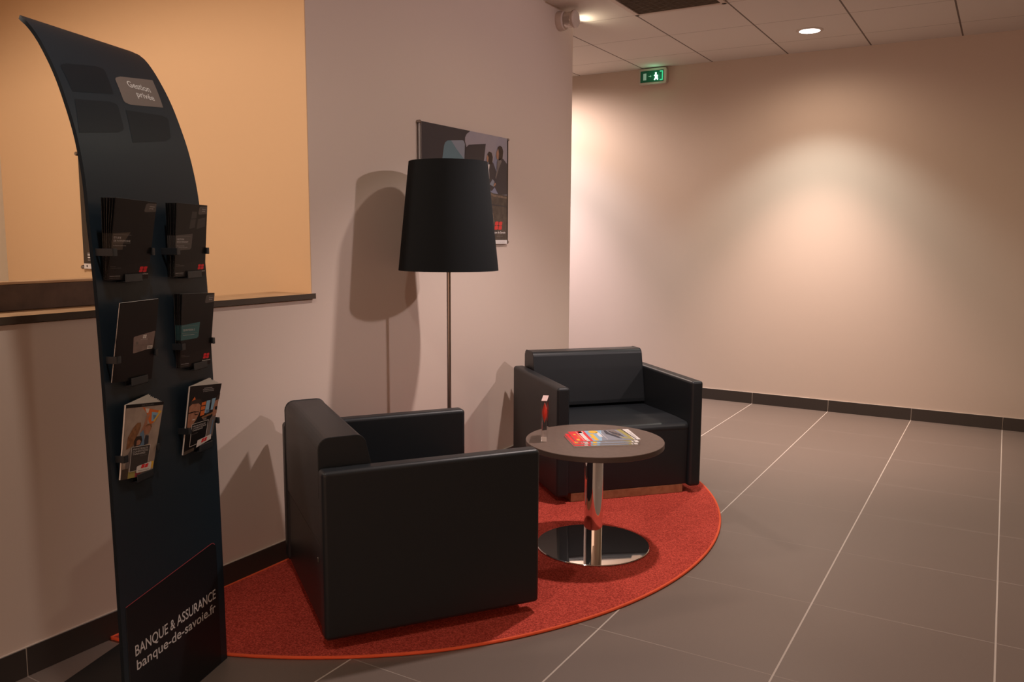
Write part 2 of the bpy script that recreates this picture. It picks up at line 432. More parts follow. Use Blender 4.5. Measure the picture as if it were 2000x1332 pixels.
# ------------------------------------------------------------------ wall alarm by the corner
al = empty('wall_alarm', (XW, 4.845, 2.722)); tag(al, 'round white wall alarm beacon beside the wall corner under the ceiling', 'alarm')
TA = lambda p: (p[2], p[1], p[0])
MB().lathe([(0.0, 0.0), (0.058, 0.0), (0.060, 0.008), (0.057, 0.040), (0.048, 0.046), (0.0, 0.046)], 'white_plastic', T=TA, n=40).build('base', al)
MB().lathe([(0.045, 0.046), (0.045, 0.066), (0.048, 0.070), (0.048, 0.094), (0.044, 0.098), (0.0, 0.098)], 'clear_lens', T=TA, n=40).build('lens', al)
MB().lathe([(0.0, 0.098), (0.050, 0.098), (0.055, 0.106), (0.055, 0.116), (0.046, 0.124), (0.0, 0.125)], 'white_plastic', T=TA, n=40).build('cap', al)
# small emergency light fixed to the end face of the wall, its glow grazes the ceiling
el = empty('emergency_light', (-2.640, YC, 2.740)); tag(el, 'small white emergency light fixed round the wall corner, throwing a glow on the ceiling', 'emergency light')
MB().box((0, .022, 0), (.10, .044, .055), 'white_plastic', .006, 3).build('housing', el)
MB().box((.053, .024, 0), (.008, .032, .040), 'clear_lens', .003, 2).build('lens', el)
ld = bpy.data.lights.new('beam', 'SPOT'); ld.energy = 2.6; ld.color = (1.0, 0.86, 0.62); ld.spot_size = math.radians(150); ld.spot_blend = 0.8; ld.shadow_soft_size = 0.012
lo = bpy.data.objects.new('beam', ld); COL.objects.link(lo); lo.parent = el
lo.location = (0.078, 0.075, 0.004)
lo.rotation_euler = Vector((0.95, 0.25, 0.20)).to_track_quat('-Z', 'Y').to_euler()

# ------------------------------------------------------------------ rug
rc = (-2.8395, 3.348)
def rr_(a):
    k = max(0.0, min(1.0, (-a-0.75)/0.45)); return 1.805-0.034*k
a0 = -math.acos((XW+.012-rc[0])/1.78); a1 = math.acos((XW+.012-rc[0])/1.805)
out = [(rc[0]+rr_(a0+(a1-a0)*i/120)*math.cos(a0+(a1-a0)*i/120), rc[1]+rr_(a0+(a1-a0)*i/120)*math.sin(a0+(a1-a0)*i/120)) for i in range(121)]
ru = empty('rug', (XW, 3.35, 0)); tag(ru, 'red half-round rug with its straight side along the left wall', 'rug')
Q = lambda p: (p[0]-XW, p[1]-3.35, p[2])
MB().prism(out, 0.0, 0.008, 'rug', Q).build('pile', ru)
MB().tube([(p[0], p[1], 0.0058) for p in out], 0.0058, 'rug_edge', n=8, closed=True, T=Q).build('binding', ru)

# ------------------------------------------------------------------ armchairs
CW, CD_, CH = 0.82, 0.775, 0.605
def armchair(loc, ang, label):
    r = empty('armchair', loc, ang); tag(r, label, 'armchair', 'black leather armchairs')
    zb = 0.035; t = 0.068
    for y in (t/2, CW-t/2):
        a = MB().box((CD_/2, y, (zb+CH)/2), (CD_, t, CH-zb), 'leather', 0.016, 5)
        # piping seam near the ends of the arm
        a.build('arm', r)
    # seat block
    s = MB()
    prof = [(0.16, zb+.0105), (0.745, zb+.0105), (0.748, 0.20), (0.750, 0.345)]
    for i in range(7):
        q = i/6*PI/2; prof.append((0.722+0.030*math.cos(q), 0.352+0.032*math.sin(q)))
    prof += [(0.62, 0.3875), (0.45, 0.3855), (0.28, 0.380), (0.16, 0.378)]
    TS = lambda p: (p[0], p[2], p[1])
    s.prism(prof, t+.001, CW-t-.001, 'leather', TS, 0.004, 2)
    s.build('seat', r)
    # backrest cushion: side outline extruded across, softly rounded
    b = MB()
    bp = [(0.006, 0.335), (0.004, 0.50), (0.004, 0.660)]
    for i in range(6):
        q = PI-i/5*PI/2; bp.append((0.040+0.036*math.cos(q), 0.664+0.036*math.sin(q)))
    bp += [(0.118, 0.701)]
    for i in range(5):
        q = PI/2-i/4*PI*0.42; bp.append((0.130+0.032*math.cos(q), 0.669+0.032*math.sin(q)))
    bp += [(0.178, 0.600), (0.198, 0.500), (0.214, 0.415), (0.214, 0.395), (0.150, 0.380), (0.120, 0.335)]
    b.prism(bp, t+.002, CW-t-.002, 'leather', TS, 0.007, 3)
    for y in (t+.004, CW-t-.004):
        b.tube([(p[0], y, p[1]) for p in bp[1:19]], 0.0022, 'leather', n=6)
    b.build('backrest', r)
    # lower rear panel between the arms
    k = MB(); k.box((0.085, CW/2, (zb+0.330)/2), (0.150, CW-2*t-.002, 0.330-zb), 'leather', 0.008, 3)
    k.tube([(0.009, t+.003, 0.3325), (0.009, CW-t-.003, 0.3325)], 0.0018, 'seam', n=6)
    k.build('rear_panel', r)
    # wooden plinth
    MB().box((0.400, CW/2, 0.0225), (0.690, 0.640, 0.045), 'plinth', 0.002, 2).build('plinth', r)
    # small zip pull on the rear seam
    z = MB(); z.box((-0.003, t+.006, 0.292), (0.006, 0.008, 0.016), 'steel', 0.001, 1); z.build('zip_pull', r)
    return r
armchair((-1.8276, 1.9006, 0.0088), math.radians(54.68), 'black leather armchair in the foreground seen from behind its side, beside the display stand')
armchair((-2.4571, 4.1639, 0.0088), math.radians(-42.72), 'black leather armchair facing the viewer behind the round table, near the wall corner')

# ------------------------------------------------------------------ round table
tb = empty('side_table', (-1.495, 3.238, 0.0088)); tag(tb, 'round brown side table on a chrome pedestal between the two armchairs', 'table')
TZ = 0.4782
MB().lathe([(0.0, TZ-.024), (0.299, TZ-.024), (0.3015, TZ-.022), (0.3015, TZ-.002)], 'table_edge', n=96).lathe([(0.3015, TZ-.002), (0.3005, TZ), (0.0, TZ)], 'table_top', n=96).build('table_top', tb)
MB().lathe([(0.0, 0.010), (0.041, 0.010), (0.041, TZ-.025), (0.0, TZ-.025)], 'chrome', n=64).build('column', tb)
MB().lathe([(0.0, 0.0), (0.247, 0.0), (0.2495, 0.003), (0.247, 0.006), (0.20, 0.0078), (0.10, 0.0095), (0.0435, 0.0105), (0.0, 0.0105)], 'chrome', n=96).build('base_plate', tb)

# ------------------------------------------------------------------ floor lamp
lp = empty('floor_lamp', (-2.238, 3.194, 0.008)); tag(lp, 'tall floor lamp with a tapered black drum shade on a thin steel pole', 'lamp')
MB().lathe([(0.0, 0.0), (0.148, 0.0), (0.15, 0.004), (0.148, 0.012), (0.02, 0.018), (0.0, 0.018)], 'steel', n=64).build('base', lp)
MB().lathe([(0.0, 0.015), (0.0095, 0.015), (0.0095, 1.30), (0.0, 1.30)], 'steel', n=24).build('pole', lp)
sz0, sz1 = 1.2005, 1.697
MB().lathe([(0.2330, sz0), (0.1815, sz1), (0.1795, sz1), (0.2310, sz0), (0.2330, sz0)], 'shade', n=96).build('lamp_shade', lp)
sh = MB()
for zz, rr in ((sz0+.06, .225), (sz1-.03, .181)):
    for k in range(3):
        a = 2*PI*k/3+.3; sh.tube([(0, 0, 1.29 if zz < 1.4 else 1.66), (rr*math.cos(a), rr*math.sin(a), zz)], 0.002, 'steel', n=6)
sh.tube([(0, 0, 1.29), (0, 0, 1.67)], 0.004, 'steel', n=8)
sh.build('shade_carrier', lp)
MB().lathe([(0.0, 1.36), (0.012, 1.36), (0.014, 1.39), (0.030, 1.43), (0.030, 1.45), (0.018, 1.475), (0.0, 1.48)], 'white_plastic', n=24).build('bulb', lp)

# ------------------------------------------------------------------ things on the table
z0 = 0.0088+TZ+0.0002
def magazine(i, q, z, label):
    # q = tl, tr, br, bl on the table, thin stack of leaves with a printed cover
    th = 0.0046
    c = (sum(p[0] for p in q)/4, sum(p[1] for p in q)/4, z)
    def T(p):
        a, b, h = p
        x = (1-a)*(1-b)*q[3][0]+a*(1-b)*q[2][0]+a*b*q[1][0]+(1-a)*b*q[0][0]
        y = (1-a)*(1-b)*q[3][1]+a*(1-b)*q[2][1]+a*b*q[1][1]+(1-a)*b*q[0][1]
        return (x, y, z+h)
    m = MB()
    sq = lambda x0, y0, x1, y1: [(x0, y0), (x1, y0), (x1, y1), (x0, y1)]
    m.prism(sq(0, 0, 1, 1), 0.0005, th-.0006, 'paper', T)
    m.prism(sq(0, 0, 1, 1), 0.0, 0.0005, 'paper', T)
    m.prism(sq(0, 0, 1, 1), th-.0006, th, 'sky_print', T)
    f = lambda p, mm, k=1: m.flat(p, mm, T, th+.00012*k)
    f(sq(0, 0, .265, 1), 'red_print')
    f(sq(.155, .10, .215, .97), 'white_print', 2); f(sq(.155, .80, .235, .97), 'white_print', 2); f(sq(.165, .02, .22, .12), 'white_print', 2)
    f(sq(.05, .62, .085, .74), 'yellow_print', 2); f(sq(.03, .08, .075, .24), 'yellow_print', 2); f(sq(.08, .30, .12, .60), 'orange_print', 2)
    f(sq(.125, .02, .131, .98), 'white_print', 2)
    f([(.32, .80), (.36, .72), (.43, .72), (.47, .80), (.47, .93), (.43, .99), (.36, .99), (.32, .92)], 'yellow_print', 2)
    f(sq(.30, .03, .36, .68), 'yellow_print', 2)
    f([(.30, .40), (.265, .30), (.30, .25)], 'yellow_print', 3)
    f(sq(.42, .36, .475, .78), 'white_print', 2); f(sq(.50, .10, .507, .80), 'white_print', 2)
    f([(.40, 0), (.90, 0), (.83, 1), (.55, 1), (.47, .5)], 'poster_light', 1)
    f([(.58, .98), (.62, .98), (.63, .70), (.70, .42), (.74, .12), (.70, .16), (.64, .38), (.565, .62)], 'navy_print', 3)
    f([(.63, .95), (.76, .97), (.80, .55), (.72, .30), (.66, .62)], 'grey_tile', 2)
    for k in range(4): f([(.65+.035*k, .92-.1*k), (.672+.035*k, .90-.1*k), (.70+.035*k, .60-.1*k), (.675+.035*k, .62-.1*k)], 'navy_print', 4)
    f([(.80, 1), (.875, 1), (.93, 0), (.86, 0), (.84, .45)], 'olive_print', 3)
    f([(.74, .30), (.86, .18), (.86, .08), (.76, .14)], 'olive_print', 4)
    f(sq(.90, 0, 1, 1), 'white_print', 4); f([(.875, .98), (.90, 1), (.945, 0), (.925, 0)], 'brown_print', 5)
    for k in range(3): f(sq(.945+.012*k, .15, .949+.012*k, .85-.1*k), 'text_dim', 6)
    o = m.build('magazine', None, c); tag(o, label, 'magazine', 'magazines stacked on the side table')
magazine(0, [(-1.633, 3.215), (-1.420, 3.399), (-1.293, 3.243), (-1.510, 3.069)], z0, 'red and blue magazine lying directly on the round table, lowest of the stack of three')
magazine(1, [(-1.637, 3.228), (-1.424, 3.415), (-1.297, 3.262), (-1.517, 3.083)], z0+.0048, 'middle magazine in the stack of three on the round table, only its edges showing')
magazine(2, [(-1.635, 3.252), (-1.424, 3.442), (-1.303, 3.292), (-1.522, 3.112)], z0+.0096, 'topmost magazine with red, blue and yellow cover and a house photo')
# clear award block with a red core
aw = empty('acrylic_trophy', (-1.664, 3.083, z0), math.radians(24.8)); tag(aw, 'clear upright acrylic block with a red core on the left edge of the round table', 'trophy')
MB().box((0, .0625, .0895), (.025, .125, .179), 'acrylic', 0.0012, 2).build('block', aw)
MB().box((0, .0625, .1795), (.0245, .1245, .0006), 'award_pink').build('frosted_top', aw)
rd = MB()
pf = [(0.0045*math.sin(PI*i/16)+.0002, .075+.09*i/16) for i in range(17)]
vs = []; fs = []
for i, (hw, zz) in enumerate(pf):
    w2 = .05*math.sin(PI*i/16)+.0005
    for k in range(16): vs.append((hw*2.2*math.cos(2*PI*k/16), .0625+w2*math.sin(2*PI*k/16), zz))
for i in range(16):
    for k in range(16): fs.append([i*16+k, i*16+(k+1) % 16, (i+1)*16+(k+1) % 16, (i+1)*16+k])
rd.add(vs, fs, 'award_red', None, True); rd.build('red_core', aw)
MB().box((.0015, -.0006, .0115), (.020, .001, .021), 'award_white').build('label_plate', aw)

# ------------------------------------------------------------------ poster on the left wall
XP = XW+.014
TPo = lambda p: (XP+p[2], 3.377+.83*p[0], 1.326+.604*p[1])
ps = empty('wall_poster', (XW, 3.78, 1.326)); tag(ps, 'landscape poster of two people on rocks, hanging behind the floor lamp', 'poster')
O_ = (XW, 3.78, 1.326)
def pbuild(mb, name):
    o = mb.build(name, ps, O_); return o
sheet = MB()
sheet.prism([(-.006, 0), (.980, 0), (.980, .998), (-.006, .998)], -.002, 0, 'poster_sky', TPo)
F = lambda p, m, k=1: sheet.flat(p, m, TPo, .00025*k)
F([(.452, .84), (.66, .70), (.72, .80), (.78, .72), (.84, .86), (.98, .76), (.98, .45), (.452, .45)], 'poster_sky2', 1)
F([(-.006, 0), (.47, 0), (.47, .86), (.455, .90), (.457, .935), (.474, .965), (.517, .998), (-.006, .998)], 'poster_dark', 2)
F([(.18, .60), (.204, .725), (.222, .83), (.235, .862), (.262, .880), (.424, .905), (.440, .900), (.452, .875), (.44, .60)], 'poster_teal', 3)
F([(.299, .886), (.424, .905), (.440, .900), (.452, .875), (.447, .74), (.358, .82)], 'poster_light', 4)
F([(.440, .66), (.457, .809), (.468, .848), (.496, .875), (.702, .911), (.677, .742), (.64, .70)], 'poster_dark', 5)
F([(.47, 0), (.98, 0), (.98, .46), (.80, .47), (.70, .50), (.64, .52), (.47, .44)], 'poster_rock', 2)
F([(.65, .43), (.70, .47), (.72, .42), (.755, .34), (.80, .28), (.82, .16), (.74, .02), (.60, .05)], 'poster_rock_lit', 3)
F([(.70, .47), (.80, .44), (.98, .43), (.98, .445), (.80, .46), (.72, .485)], 'poster_rock_lit', 3)
F([(.74, .36), (.98, .35), (.98, .36), (.75, .372)], 'poster_dark', 4)
# seated woman
F([(.735, .735), (.718, .66), (.731, .585), (.724, .505), (.780, .49), (.835, .55), (.845, .655), (.80, .745), (.765, .77)], 'poster_coat', 4)
F([(.730, .73), (.722, .66), (.736, .59), (.748, .60), (.742, .68), (.752, .73)], 'white_print', 5)
F([(.741, .846), (.722, .82), (.735, .75), (.760, .725), (.782, .74), (.790, .80), (.775, .84)], 'hair_dark', 6)
F([(.724, .815), (.712, .79), (.714, .755), (.730, .745), (.737, .79)], 'poster_face', 7)
F([(.75, .55), (.80, .53), (.82, .57), (.79, .60)], 'poster_light', 5)
# standing man
F([(.845, .765), (.84, .67), (.822, .59), (.80, .55), (.868, .46), (.980, .47), (.980, .755), (.925, .80), (.86, .80)], 'poster_coat', 6)
F([(.850, .775), (.885, .80), (.905, .775), (.865, .70), (.83, .60), (.822, .62), (.845, .70)], 'grey_tile', 7)
F([(.881, .917), (.855, .90), (.848, .87), (.846, .80), (.87, .782), (.915, .795), (.925, .87), (.91, .908)], 'hair_dark', 7)
F([(.860, .885), (.838, .855), (.832, .825), (.842, .79), (.862, .785), (.868, .84)], 'poster_face', 8)
F([(.818, .57), (.80, .545), (.812, .53), (.832, .56)], 'poster_face', 8)
logo(sheet, .812, .134, .098, .075, 'poster_red', TPo, .0022)
text(sheet, 'Banque de Savoie', .768, .098, .188, .020, 'white_print', TPo, .0022, 0.02)
text(sheet, 'banque-de-savoie.fr', .842, .068, .080, .008, 'text_dim', TPo, .0022)
F([(-.006, -.0), (.980, -.0), (.980, .036), (-.006, .036)], 'white_print', 9)
text(sheet, 'Banque de Savoie - banque et assurance', .80, .014, .15, .007, 'text_dim', TPo, .0026)
pbuild(sheet, 'printed_sheet')
fr = MB()
fr.box((XW+.007, 3.3505, 1.627), (.004, .004, .606), 'acrylic_edge')
fr.box((XW+.0115, 4.197, 1.627), (.010, .004, .604), 'acrylic_edge')
fr.box((XW+.006, 3.775, 1.627), (.003, .84, .598), 'clear_lens')
pbuild(fr, 'acrylic_back')
for (yy, zz) in ((3.355, 1.925), (3.358, 1.330), (4.199, 1.922), (4.199, 1.336)):
    k = MB(); k.lathe([(0, 0), (.008, 0), (.008, .018), (.006, .021), (0, .021)], 'steel', n=20, T=lambda p, y=yy, z=zz: (XW+p[2], y+p[0], z+p[1])); pbuild(k, 'standoff_screw')

# poster in the side room
YP = YN-.004-.018
TP2 = lambda p: (-4.125+.42*p[0], YP-p[2], 1.19+.588*p[1])
p2 = empty('wall_poster', (-3.915, YN-.004, 1.19)); tag(p2, 'dark portrait poster on the orange wall, mostly hidden by the display stand', 'poster')
O2 = (-3.915, YN-.004, 1.19)
sh2 = MB()
sh2.prism([(0.03, 0), (.97, 0), (.97, .995), (0.03, .995)], -.002, 0, 'poster_brown', TP2)
sh2.flat([(.03, 0), (.97, 0), (.97, .045), (.03, .045)], 'white_print', TP2, .0004)
sh2.lathe([(0, 0), (.012, 0), (.012, .0003), (0, .0003)], 'grey_mid', n=16, T=lambda p: TP2((.095+p[0]*1.2, .023+p[1]*.9, .0006+p[2])))
for zz, w_, h_ in ((.135, .07, .004), (.115, .075, .012), (.093, .075, .012), (.075, .065, .003)):
    sh2.flat([(.115, zz), (.115+w_*1.6, zz), (.115+w_*1.6, zz+h_), (.115, zz+h_)], 'text_white', TP2, .0005)
sh2.flat([(.14, .30), (.9, .55), (.9, .14), (.14, .14)], 'brown_panel', TP2, .0003)
sh2.build('printed_sheet', p2, O2)
f2 = MB(); f2.box((-3.913, YP+.010, 1.484), (.422, .004, .59), 'brown_print'); f2.build('acrylic_back', p2, O2)
for (xx, zz) in ((-4.124, 1.775), (-4.124, 1.198), (-3.705, 1.775), (-3.705, 1.198)):
    MB().lathe([(0, 0), (.011, 0), (.011, .020), (.008, .024), (0, .024)], 'steel', n=20, T=lambda p, x=xx, z=zz: (x+p[0], YN-.004-p[2], z+p[1])).build('standoff_screw', p2, O2)

# ------------------------------------------------------------------ curved display stand
SW = Vector((-0.3039, 0.9527, 0)); SN = Vector((0.9527, 0.3039, 0)); SB = Vector((-2.0905, 1.7236, 0))
PROF = [(0, 0), (.5, -.003), (.9, -.010), (1.2, -.018), (1.38, -.028), (1.47, -.036), (1.53, -.045), (1.61, -.063), (1.68, -.086), (1.76, -.118), (1.83, -.156), (1.876, -.188), (1.900, -.213), (1.912, -.236)]
def catmull(z):
    for i in range(len(PROF)-1):
        if z <= PROF[i+1][0] or i == len(PROF)-2:
            p0 = PROF[max(i-1, 0)]; p1 = PROF[i]; p2_ = PROF[i+1]; p3 = PROF[min(i+2, len(PROF)-1)]
            t = (z-p1[0])/(p2_[0]-p1[0]); d = p2_[0]-p1[0]
            m1 = (p2_[1]-p0[1])/max(1e-6, (p2_[0]-p0[0]))*d; m2 = (p3[1]-p1[1])/max(1e-6, (p3[0]-p1[0]))*d
            return (2*t**3-3*t*t+1)*p1[1]+(t**3-2*t*t+t)*m1+(-2*t**3+3*t*t)*p2_[1]+(t**3-t*t)*m2
def slope(z):
    z = max(.003, min(1.909, z)); return (catmull(z+.002)-catmull(z-.002))/.004
def wid(z): return 0.477 if z < 1.40 else 0.477-0.029*min(1, (z-1.40)/.45)
STAND_O = SB - SW*0.238
def PT(p):
    """p = (distance left of the right edge, height, offset in front of the panel face)"""
    s, z, h = p
    g = slope(z); nn = (SN*1.0+Vector((0, 0, -g))).normalized()
    P = SB - SW*s + SN*catmull(min(z, 1.912)) + Vector((0, 0, z)) + nn*h
    return tuple(P)
st = empty('display_stand', tuple(STAND_O)); tag(st, 'tall dark blue brochure stand with curved top, carrying six leaflet holders', 'display stand')
SO = tuple(STAND_O)
body = MB()
nz = 72; vs = []; fs = []; es = []; zs = [1.912*(1-(1-i/nz)**1.25) for i in range(nz+1)]
TH = 0.010
for i, z in enumerate(zs):
    W_ = wid(z); r0 = 0.0
    if z > 1.897: r0 = .015-math.sqrt(max(0, .015**2-(z-1.897)**2))
    for h in (0, -TH):
        for k in range(9): vs.append(PT((r0+(W_-2*r0)*k/8, z, h)))
for i in range(nz):
    a = i*18; b = a+18
    for k in range(8):
        fs.append([a+k+1, a+k, b+k, b+k+1])
        fs.append([a+9+k, a+9+k+1, b+9+k+1, b+9+k])
    es.append([a, a+9, b+9, b]); es.append([a+9+8, a+8, b+8, b+9+8])
es.append([k for k in range(9)]+[9+k for k in reversed(range(9))])
e_ = nz*18; es.append([e_+k for k in reversed(range(9))]+[e_+9+k for k in range(9)])
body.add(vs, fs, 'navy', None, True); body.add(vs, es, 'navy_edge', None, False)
def decal(q, m, off, poly=None, n=6):
    """rounded print on the panel; q = bl, br, tr, tl as (s, z)"""
    body.add([(p[0], p[1], off) for p in bilin(q, subdiv(poly, 2))], [list(range(len(subdiv(poly, 2))))], m, PT)
def tiledecal(q, m, off, rad, corners):
    # strips so that the print follows the curve
    pol = rrect(0, 0, 1, 1, rad, corners, 5)
    N = 8
    for k in range(N):
        y0 = k/N; y1 = (k+1)/N
        def xr(y):
            xs = []
            for i in range(len(pol)):
                a, b = pol[i], pol[(i+1) % len(pol)]
                if (a[1]-y)*(b[1]-y) <= 0 and abs(a[1]-b[1]) > 1e-9: xs.append(a[0]+(b[0]-a[0])*(y-a[1])/(b[1]-a[1]))
            return (min(xs), max(xs)) if xs else (rad, 1-rad)
        ys = [y0, (y0+y1)/2, y1]
        for ya, yb in zip(ys[:-1], ys[1:]):
            A = xr(min(max(ya, 1e-4), 1-1e-4)); B = xr(min(max(yb, 1e-4), 1-1e-4))
            body.add([(p[0], p[1], off) for p in bilin(q, [(A[0], ya), (A[1], ya), (B[1], yb), (B[0], yb)])], [[3, 2, 1, 0]], m, PT)
tiledecal([(.424, 1.721), (.262, 1.742), (.249, 1.817), (.429, 1.792)], 'ink_tile', .0005, .16, (0, 0, 1, 1))
tiledecal([(.231, 1.719), (.052, 1.737), (.037, 1.820), (.223, 1.798)], 'grey_tile', .0005, .16, (1, 0, 0, 1))
tiledecal([(.454, 1.615), (.274, 1.638), (.261, 1.720), (.428, 1.702)], 'ink_tile', .0005, .16, (0, 1, 1, 0))
tiledecal([(.254, 1.612), (.073, 1.638), (.044, 1.712), (.236, 1.703)], 'ink_tile', .0005, .16, (0, 1, 1, 0))
TM = lambda p: PT((-p[0], p[1], p[2]))
text(body, 'Gestion', -.178, 1.776, .098, .0175, 'text_white', TM, .001, .012)
text(body, 'privée', -.157, 1.752, .078, .0165, 'text_white', TM, .001, .012)
# lower printed field with a thin red outline
low = [(.458, .004), (.458, .378), (.060, .408), (.044, .402), (.035, .385), (.035, .004)]
for (a, b) in (((.458, .004, .378), (.06, .004, .408)), ((.06, .004, .408), (.044, .004, .402)), ((.044, .004, .402), (.035, .004, .385))):
    body.add([(a[0], a[1], .0005), (b[0], b[1], .0005), (b[0], b[2], .0005), (a[0], a[2], .0005)], [[0, 1, 2, 3]], 'ink_plum', PT)
def strip(pts, w_, m, off=.0009):
    for a, b in zip(pts[:-1], pts[1:]):
        d = Vector((b[0]-a[0], b[1]-a[1])); d.normalize(); n_ = Vector((-d.y, d.x))*w_/2
        body.add([(a[0]+n_.x, a[1]+n_.y, off), (b[0]+n_.x, b[1]+n_.y, off), (b[0]-n_.x, b[1]-n_.y, off), (a[0]-n_.x, a[1]-n_.y, off)], [[0, 1, 2, 3]], m, PT)
strip([(.458, .378), (.060, .408), (.050, .406), (.042, .399)], .0022, 'red_line')
strip([(.042, .399), (.036, .388), (.035, .30), (.035, .005)], .0012, 'ink_tile')
strip([(.458, .378), (.457, .005)], .0012, 'grey_dim')
text(body, 'BANQUE & ASSURANCE', -.431, .2265, .381, .0300, 'text_white', TM, .001, .008)
text(body, 'banque-de-savoie.fr', -.428, .1850, .375, .0285, 'text_white', TM, .001, .008)
body.build('panel', st, SO)
# floor plate behind the panel
bpl = MB()
TB_ = lambda p: tuple(SB - SW*p[0] + SN*p[1] + Vector((0, 0, p[2])))
bpl.prism(rrect(.004, -.392, .473, -.006, .012), 0.0, .010, 'rubber', TB_, .002, 2)
bpl.build('floor_plate', st, SO)
bpl = MB(); bpl.prism([(.09, -.19), (.09, -.006), (.385, -.006), (.385, -.19)], .010, .0115, 'rubber', TB_)
bpl.prism([(.10, -.016), (.10, -.010), (.375, -.010), (.375, -.016)], .010, .070, 'rubber', TB_); bpl.build('bracket', st, SO)

# leaflet holders
HOLD = [ # s_left, s_right, z_bottom, front at the tray, front at the side clips
    (.4655, .3100, 1.244, .002, .021), (.2045, .0560, 1.2425, .010, .020),
    (.4630, .3065, .9700, .002, .014), (.1885, .0330, .9695, .004, .013),
    (.4555, .3180, .7085, .006, .014), (.1865, .0340, .7215, .011, .019)]
def TS_(p):   # stand coordinates with straight offset from the vertical plane of the right edge
    s, z, u = p
    return tuple(SB - SW*s + SN*u + Vector((0, 0, z)))
def hbox(mb, s0, s1, za, zb_, ua, ub, m='holder', bev=.0012):
    mb.box(((s0+s1)/2, (za+zb_)/2, (ua+ub)/2), (abs(s1-s0), abs(zb_-za), abs(ub-ua)), m, bev, 2, T=TS_)
for (sl, sr, zb_, ut_, uc_) in HOLD:
    h = MB(); up_ = catmull(zb_+.03)+.0005; uc = uc_+.003; ut = ut_+.003
    zc = zb_+.074
    hbox(h, sr-.003, sl+.003, zc-.006, zc+.006, catmull(zc)+.0003, catmull(zc)+.0018)      # cross bar lying on the panel
    hbox(h, sl+.001, sl+.004, zc-.009, zc+.010, catmull(zc)-.001, uc+.003)                  # left arm
    hbox(h, sl-.013, sl+.004, zc-.009, zc+.010, uc, uc+.003)
    hbox(h, sr-.006, sr-.003, zc-.009, zc+.010, catmull(zc)-.001, uc+.003)                  # right arm
    hbox(h, sr-.006, sr+.004, zc-.009, zc+.010, uc, uc+.003)
    sm = (sl+sr)/2
    hbox(h, sm-.052, sm+.014, zb_-.0045, zb_-.0015, catmull(zb_)-.001, ut+.003)             # tray tongue and lip
    hbox(h, sm-.052, sm+.014, zb_-.0045, zb_+.017, ut, ut+.003)
    hbox(h, sm-.052, sm+.014, zb_-.0045, zc, catmull(zb_+.03)-.0005, catmull(zb_+.03)+.0012)
    h.build('leaflet_holder', st, SO)

# ------------------------------------------------------------------ leaflets
def leaf_T(tl, tr, br, bl):
    """corner points as (s, z, u); returns map of (a, b, h) with h metres toward the room"""
    P = [Vector(TS_(c)) for c in (bl, br, tr, tl)]
    n_ = (P[1]-P[0]).cross(P[3]-P[0]).normalized()
    if n_.dot(SN) < 0: n_ = -n_
    def T(p):
        a, b, h = p
        return tuple(P[0]*(1-a)*(1-b)+P[1]*a*(1-b)+P[2]*a*b+P[3]*(1-a)*b+n_*h)
    return T, P
SQ = lambda x0, y0, x1, y1: [(x0, y0), (x1, y0), (x1, y1), (x0, y1)]
def tab(m, T, dim=False):
    m.flat(bilin([(.70, .86), (1.0, .88), (1.0, .985), (.74, .975)], rrect(0, 0, 1, 1, .2, (1, 0, 0, 1), 4)), 'grey_mid', T, .0007)
    text(m, 'Gestion', .83, .935, .13, .013, 'text_white', T, .001); text(m, 'privée', .83, .908, .10, .013, 'text_white', T, .001)
